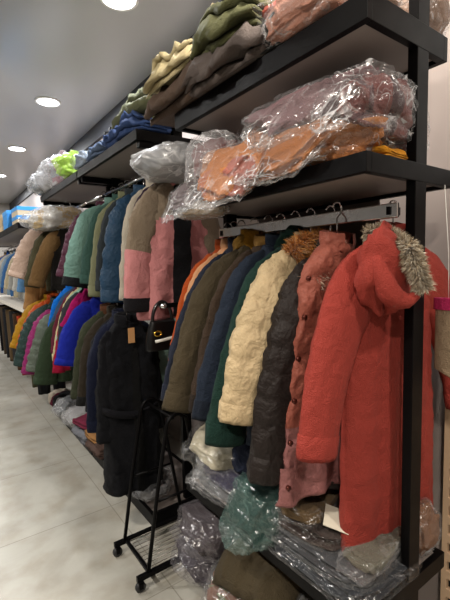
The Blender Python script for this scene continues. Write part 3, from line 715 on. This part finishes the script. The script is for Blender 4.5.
o = MB().box(-.045, .045, -.04, .04, 0, .002).build('paper_card', plain('#cfc9b8', .6), smooth=False); o.location = (1.0, .80, .672); o.rotation_euler = (.25, -.2, .6)
tag(o, 'white paper card lying on the wrapped clothes below the red parka hem', 'card')

# on the low tray of the near rack
GG = 'clothes on the floor level under the near rack'
def bagf(label, c, size, rz, col, **k):
    return heap('bagged_coat', label, 'bagged garment', c, size, rz, col, bag=True, group=GG, **k)
bagf('dark grey bagged clothes on top at the left under the bottom shelf', (.98, 1.50, .20), (.26, .30, .16), 0, '#4d464a', seed=81, crease=.16, milk=.05, fcol='#b8b2ba')
bagf('charcoal bagged clothes lowest at the left under the bottom shelf', (.96, 1.52, .072), (.24, .28, .14), 0, '#47424a', seed=82, crease=.16, milk=.05, fcol='#b8b2ba')
heap('folded_jacket', 'olive brown rolled jacket under the bottom shelf', 'jacket', (1.05, 1.18, .10), (.36, .34, .26), .3, '#4b4232', seed=83, amp=.22, layers=2, group=GG)
bagf('clear bag of pale green clothes at the bottom picture edge', (.96, 1.22, .072), (.28, .30, .17), .2, '#9a927c', seed=84, crease=.45, fs=12, cols=['#9a927c', '#7c8468', '#8c6a5c', '#a89e8c'])
bagf('grey bagged clothes under the shelf beside the near post', (1.05, .88, .072), (.3, .28, .2), 0, '#4a463e', seed=85, crease=.3)

# ---- far shelves (z 2.22)
FS = 2.222
SG = 'clothes piled on the far shelves'
def pile(label, c, size, rz, col, **k):
    return heap(k.pop('name', 'folded_clothes'), label, k.pop('cat', 'folded clothes'), c, size, rz, col, group=SG, det=.7, **k)
pile('olive green trousers heaped on the far shelf', (1.08, 2.22, FS+.05), (.26, .50, .20), .05, '#5c5e46', seed=91, amp=.25, layers=3)
pile('dark blue denim trousers folded at the front of the far shelf', (1.0, 2.25, FS), (.20, .52, .10), 0, '#2c3f66', seed=92, amp=.3, layers=3)
pile('grey blue jeans folded beside the dark blue denim', (1.0, 2.70, FS), (.20, .30, .09), 0, '#54627a', seed=93, amp=.3, layers=3)
pile('black folded clothes next to the olive green heap', (1.1, 2.62, FS+.02), (.22, .24, .17), 0, '#2a2b2c', seed=94, amp=.25)
pile('pale blue grey clothes bundle on the far shelf', (.98, 3.02, FS), (.18, .26, .11), 0, '#8796a8', seed=95, amp=.3, bag=True, name='bagged_clothes', cat='bagged garment')
pile('bright lime green plastic bag on the far shelf', (.99, 3.38, FS), (.22, .24, .19), .2, '#7db82e', seed=96, amp=.3, bag=True, fcol='#c8ee6a', milk=.4, crease=.4, name='shopping_bag', cat='bag')
pile('white and pink bagged clothes beside the lime green bag', (1.02, 3.72, FS), (.26, .34, .25), .1, '#c9b4bb', seed=97, amp=.3, bag=True, milk=.25, name='bagged_clothes', cat='bagged garment', cols=['#d8d4d8', '#c08a9c', '#b9c0ca', '#e4e2e0'])
pile('white plastic bag of laundry towards the end of the far shelf', (1.0, 4.02, FS), (.28, .30, .26), .1, '#d2d2d6', seed=98, amp=.3, bag=True, milk=.3, name='bagged_clothes', cat='bagged garment')
pile('grey bagged clothes at the very end of the far shelf', (.98, 4.26, FS-.0), (.28, .26, .22), .1, '#9aa0a4', seed=99, amp=.3, bag=True, milk=.25, name='bagged_clothes', cat='bagged garment')
pile('clear wrapped cream puffer jacket lying under the far shelf end', (.93, 3.85, 1.84), (.40, .40, .20), .1, '#cdb88c', seed=100, amp=.2, bag=True, milk=.2, name='bagged_puffer', cat='bagged garment', cols=['#cdb88c', '#d9d2c6', '#c9a868'])

# shoe boxes on the farthest rack
def shoe_box(label, x, y, z, rz, ca, cb):
    t = empty('shoe_box', (x, y, z), rz, label, 'box', 'shoe boxes on the farthest rack')
    MB().box(-.14, .14, -.17, .17, 0, .062).build('box_base', plain(cb, .7), t, smooth=False, bevel=.002)
    MB().box(-.143, .143, -.173, .173, .058, .10).build('box_lid', plain(ca, .55), t, smooth=False, bevel=.002)
shoe_box('blue shoe box lowest in the front stack on the far rack', .90, 5.05, 1.992, 0, '#2f86cc', '#b9a98c')
shoe_box('blue shoe box on top of the front stack on the far rack', .905, 5.06, 2.093, .03, '#2f8fd8', '#bcae94')
shoe_box('blue shoe box lowest in the second stack on the far rack', .86, 5.45, 1.992, 0, '#2f86cc', '#2f86cc')
shoe_box('blue shoe box on top of the second stack on the far rack', .86, 5.45, 2.093, .0, '#3a93d8', '#2f86cc')
shoe_box('tan cardboard box lowest behind the blue shoe boxes', .86, 5.9, 1.992, 0, '#b59a72', '#c4ab84')
shoe_box('tan cardboard box on top behind the blue shoe boxes', .86, 5.9, 2.093, .0, '#bda47c', '#b59a72')
heap('folded_clothes', 'dark clothes on the far rack behind the tan boxes', 'folded clothes', (.95, 6.5, 1.992), (.3, .6, .2), 0, '#4a3a34', seed=110, det=.5)

# low tray of the middle racks (z .10)
LT = .102
TGp = 'things on the low tray of the middle racks'
def low(label, c, size, rz, col, **k):
    return heap(k.pop('name', 'folded_clothes'), label, k.pop('cat', 'folded clothes'), c, size, rz, col, group=TGp, det=.6, **k)
low('maroon folded sweater on the low tray', (.95, 3.28, LT+.12), (.22, .26, .06), .2, '#7c2e46', seed=121, e=.5, amp=.1, layers=1)
low('tan folded sweater on the low tray beneath the black coats', (.95, 3.0, LT+.10), (.22, .24, .06), .1, '#a87c50', seed=122, e=.5, amp=.1, layers=1)
low('pile of brown and grey folded clothes under the tan sweater', (.96, 2.98, LT), (.2, .28, .11), 0, '#5c4a44', seed=123, e=.5, amp=.15, layers=3)
low('grey folded clothes beneath the maroon sweater', (.96, 3.29, LT), (.22, .28, .125), 0, '#7d7f86', seed=124, e=.5, amp=.15, layers=3)
low('clear bag of white clothes on the low tray beyond the maroon sweater', (.97, 3.60, LT), (.22, .30, .16), 0, '#b8b8ba', seed=125, bag=True, name='bagged_clothes', cat='bagged garment', milk=.2)
low('clear bag of grey clothes midway along the low tray', (.97, 3.90, LT), (.24, .28, .16), 0, '#7f858a', seed=126, bag=True, name='bagged_clothes', cat='bagged garment', milk=.2)
low('large clear bag leaning under the cobalt coat', (1.12, 3.35, LT+.1), (.2, .3, .3), 0, '#a0a2a6', seed=127, bag=True, name='bagged_clothes', cat='bagged garment', milk=.2)
low('black folded clothes under the forest green coat', (.97, 4.12, LT), (.22, .16, .16), 0, '#1b1b1e', seed=128)
low('wine coloured folded clothes near the tray end', (.96, 4.23, LT), (.2, .08, .14), 0, '#5a1c30', seed=129)
low('white folded cloth at the far end of the low tray', (.96, 4.30, LT), (.2, .10, .16), 0, '#d0c4b4', seed=130)
low('grey bagged clothes on the low tray below the long black coat', (1.0, 2.3, LT), (.24, .36, .11), 0, '#9a9ca2', seed=131, bag=True, name='bagged_clothes', cat='bagged garment', milk=.2)

# ---------------------------------------------------------------- rolling stand
st = empty('garment_stand', (.70, 1.80, 0), 0, 'low black rolling metal stand with a wire base in front of the racks', 'garment stand')
def arc(p0, p1, p2, n=8): return [Vector(p0)*(1-t)**2+Vector(p1)*2*t*(1-t)+Vector(p2)*t*t for t in [k/n for k in range(n+1)]]
for yy, nm in ((.146, 'a'), (-.142, 'b')):
    MB().box(-.045, .50, yy-.011, yy+.011, .055, .078).build('base_bar', BLACK, st, smooth=False, bevel=.002)
    pts = [(.012, yy, .07), (.07, yy, .42), (.125, yy, .70)]+arc((.13, yy, .735), (.145, yy, .80), (.20, yy, .795))+[(.24, yy, .77), (.30, yy, .42), (.36, yy, .07)]
    MB().tube(pts, .0095, 12).build('upright', BLACK, st)
    MB().tube([(.16, yy, .80), (.16, yy+.0, .42), (.165, yy, .07)][1:] if False else [(.075, yy, .40), (.305, yy, .40)], .006, 8).build('cross_bar', BLACK, st)
    for xx in (-.03, .48):
        w = MB().loft(lambda i, j: ([.0, .016, .024, .024, .016, .0][i]*cos(2*pi*j/20)+xx, yy+[-.012, -.012, -.008, .008, .012, .012][i], .025+[.0, .016, .024, .024, .016, .0][i]*sin(2*pi*j/20)), 6, 20)
        wo = w.build('caster_wheel', plain('#222225', .5), st)
        MB().box(xx-.012, xx+.012, yy-.016, yy+.016, .046, .056).box(xx-.01, xx+.01, yy-.016, yy-.013, .02, .05).box(xx-.01, xx+.01, yy+.013, yy+.016, .02, .05).build('caster_fork', BLACK, wo, smooth=False)
for xa in (.012, .46): MB().box(xa, xa+.016, -.142, .146, .058, .074).build('base_crossbar', BLACK, st, smooth=False, bevel=.002)
for k in range(9):
    y = -.118+.029*k
    MB().tube([(.03, y, .078), (.465, y, .078)], .0022, 6).build('wire', plain('#6b6660', .35, .8), st)
MB().tube([(.17, -.142, .78), (.17, .146, .78)], .007, 8).build('top_bar', BLACK, st)

# black handbag hung behind the stand
hb = empty('handbag', (.93, 1.85, 1.076), .0, 'black handbag with a round arched handle and gold clasp below the pink jacket', 'handbag')
def hbf(i, j):
    s = i/14; a = 2*pi*j/28
    w = lerp(.095, .065, s**2); d = lerp(.035, .02, s)
    return (w*sgp(cos(a), .5), d*sgp(sin(a), .6), .15*s)
MB().loft(hbf, 15, 28).build('bag_body', plain('#0a0a0b', .35, 0, None, 0, 0, .3), hb)
MB().tube([(.055*cos(a), 0, .145+.10*sin(a)) for a in [pi*k/20 for k in range(21)]], .009, 10).build('handle', plain('#101012', .3, 0, None, .3), hb)
MB().tube([(-.045+.018*cos(a), -.036, .09+.012*sin(a)) for a in [2*pi*k/16 for k in range(16)]], .004, 8, closed=True).build('clasp', plain('#d6b24a', .25, 1), hb)
MB().tube([(-.06, -.034, .05), (-.02, -.042, .055), (.03, -.038, .06), (.06, -.036, .075)], .008, 8).build('strap', plain('#c9c7c0', .4), hb)

# ---------------------------------------------------------------- right wall things
# hanging white plastic sheet
def sheet(i, j):
    u, v = i/30, j/20
    return (1.582+.012*sin(v*9+u*3)+.012*nz(u*6, v*6, 2), .30+.42*v+.02*sin(u*5), 1.78+.75*u)
o = MB().loft(sheet, 31, 21, False, False, 0, closed=False).build('plastic_sheet', film('#f2f4f6', .75, .95, 10), solid=.002)
tag(o, 'white translucent plastic sheet hanging on the wall right of the near post', 'plastic sheet')
# sock
sk = empty('christmas_sock', (1.285, .60, 1.075), 0, 'beige knitted sock with a red toe hanging at the right picture edge', 'sock')
def skf(i, j):
    s = i/20; a = 2*pi*j/20
    if s < .7:
        t = s/.7; cx, cz, r = 0, lerp(.30, .08, t), .040
        return (cx+.012*cos(a)*1.2, cz and (-.0+r*sin(a)), cz)
    t = (s-.7)/.3
    return (.012*cos(a)*1.2, -.05*t*1.4+.040*(1-.35*t*t)*sin(a)-.01*t, .08-.05*t+.012*sin(a)*t)
MB().loft(skf, 21, 20).build('sock_body', fabric('#b09a80'), sk)
MB().loft(lambda i, j: (.016*sin(pi*(i+.01)/10.2)*cos(2*pi*j/20), -.095+.028*cos(pi*i/10), .034+.018*sin(pi*i/10)*sin(2*pi*j/20)), 11, 20).build('sock_toe', fabric('#c4202c'), sk)
MB().loft(lambda i, j: (.018*cos(2*pi*j/20), .046*sin(2*pi*j/20), [.27, .272, .305, .307][i]), 4, 20).build('sock_cuff', fabric('#c83a6a'), sk)
MB().tube([(0, 0, .30), (0, .004, .45), (0, .02, .654)], .0012, 6).build('hanging_loop', WHITE, sk)
# perforated panel
pn = MB()
y0, y1, x0, x1 = .36, .725, 1.545, 1.565
zs = [0.0]
k = 0
hole_y = (.66, .705)
zz = .06
pn.box(x0, x1, hole_y[1], y1, 0, 1.02)
cols_y = [(.66, .705), (.59, .635), (.52, .565), (.45, .495)]
prev = hole_y[1]
rows = [.075*i+.06 for i in range(9)]
for (a, b) in cols_y:
    pn.box(x0, x1, b, prev, 0, 1.02) if b < prev else None
    z = 0
    for r_ in rows:
        pn.box(x0, x1, a, b, z, r_); z = r_+.042
    pn.box(x0, x1, a, b, z, 1.02)
    prev = a
pn.box(x0, x1, y0, prev, 0, 1.02)
pp_ = empty('perforated_panel', (0, 0, 0), 0, 'cream perforated panel with rounded black holes at the right picture edge', 'panel')
pn.build('panel_sheet', plain('#d3b494', .5), pp_, smooth=False)
MB().box(x1+.001, x1+.012, y0, y1-.01, .01, 1.0).build('backing', plain('#0c0c0d', .8), pp_, smooth=False)

# ---------------------------------------------------------------- camera
import mathutils
f = 401.0
def nrm(v): return v.normalized()
vy = nrm(Vector((-65-225, 272-300, f))); vx = Vector((780-225, 252-300, f)); vx = nrm(vx-vy*vx.dot(vy))
vz = vx.cross(vy)
if vz.y > 0: vz = -vz
Rw = Matrix((vx, vy, vz))
cx_ = Rw @ Vector((1, 0, 0)); cy_ = Rw @ Vector((0, -1, 0)); cz_ = Rw @ Vector((0, 0, -1))
cd = bpy.data.cameras.new('camera'); co = bpy.data.objects.new('camera', cd); COL.objects.link(co)
mw = Matrix((cx_, cy_, cz_)).transposed().to_4x4(); mw.translation = Vector((0, 0, 1.5)); co.matrix_world = mw
cd.sensor_fit = 'VERTICAL'; cd.sensor_height = 36; cd.lens = f/600*36; cd.clip_start = .02
sc.camera = co

w = bpy.data.worlds.new('world'); sc.world = w; w.use_nodes = True
w.node_tree.nodes['Background'].inputs[0].default_value = (.02, .02, .022, 1)
sc.view_settings.view_transform = 'Standard'; sc.view_settings.look = 'None'; sc.view_settings.gamma = 1
sc.view_settings.exposure = -0.2
sc.cycles.transparent_max_bounces = 24
sc.cycles.sample_clamp_indirect = 4
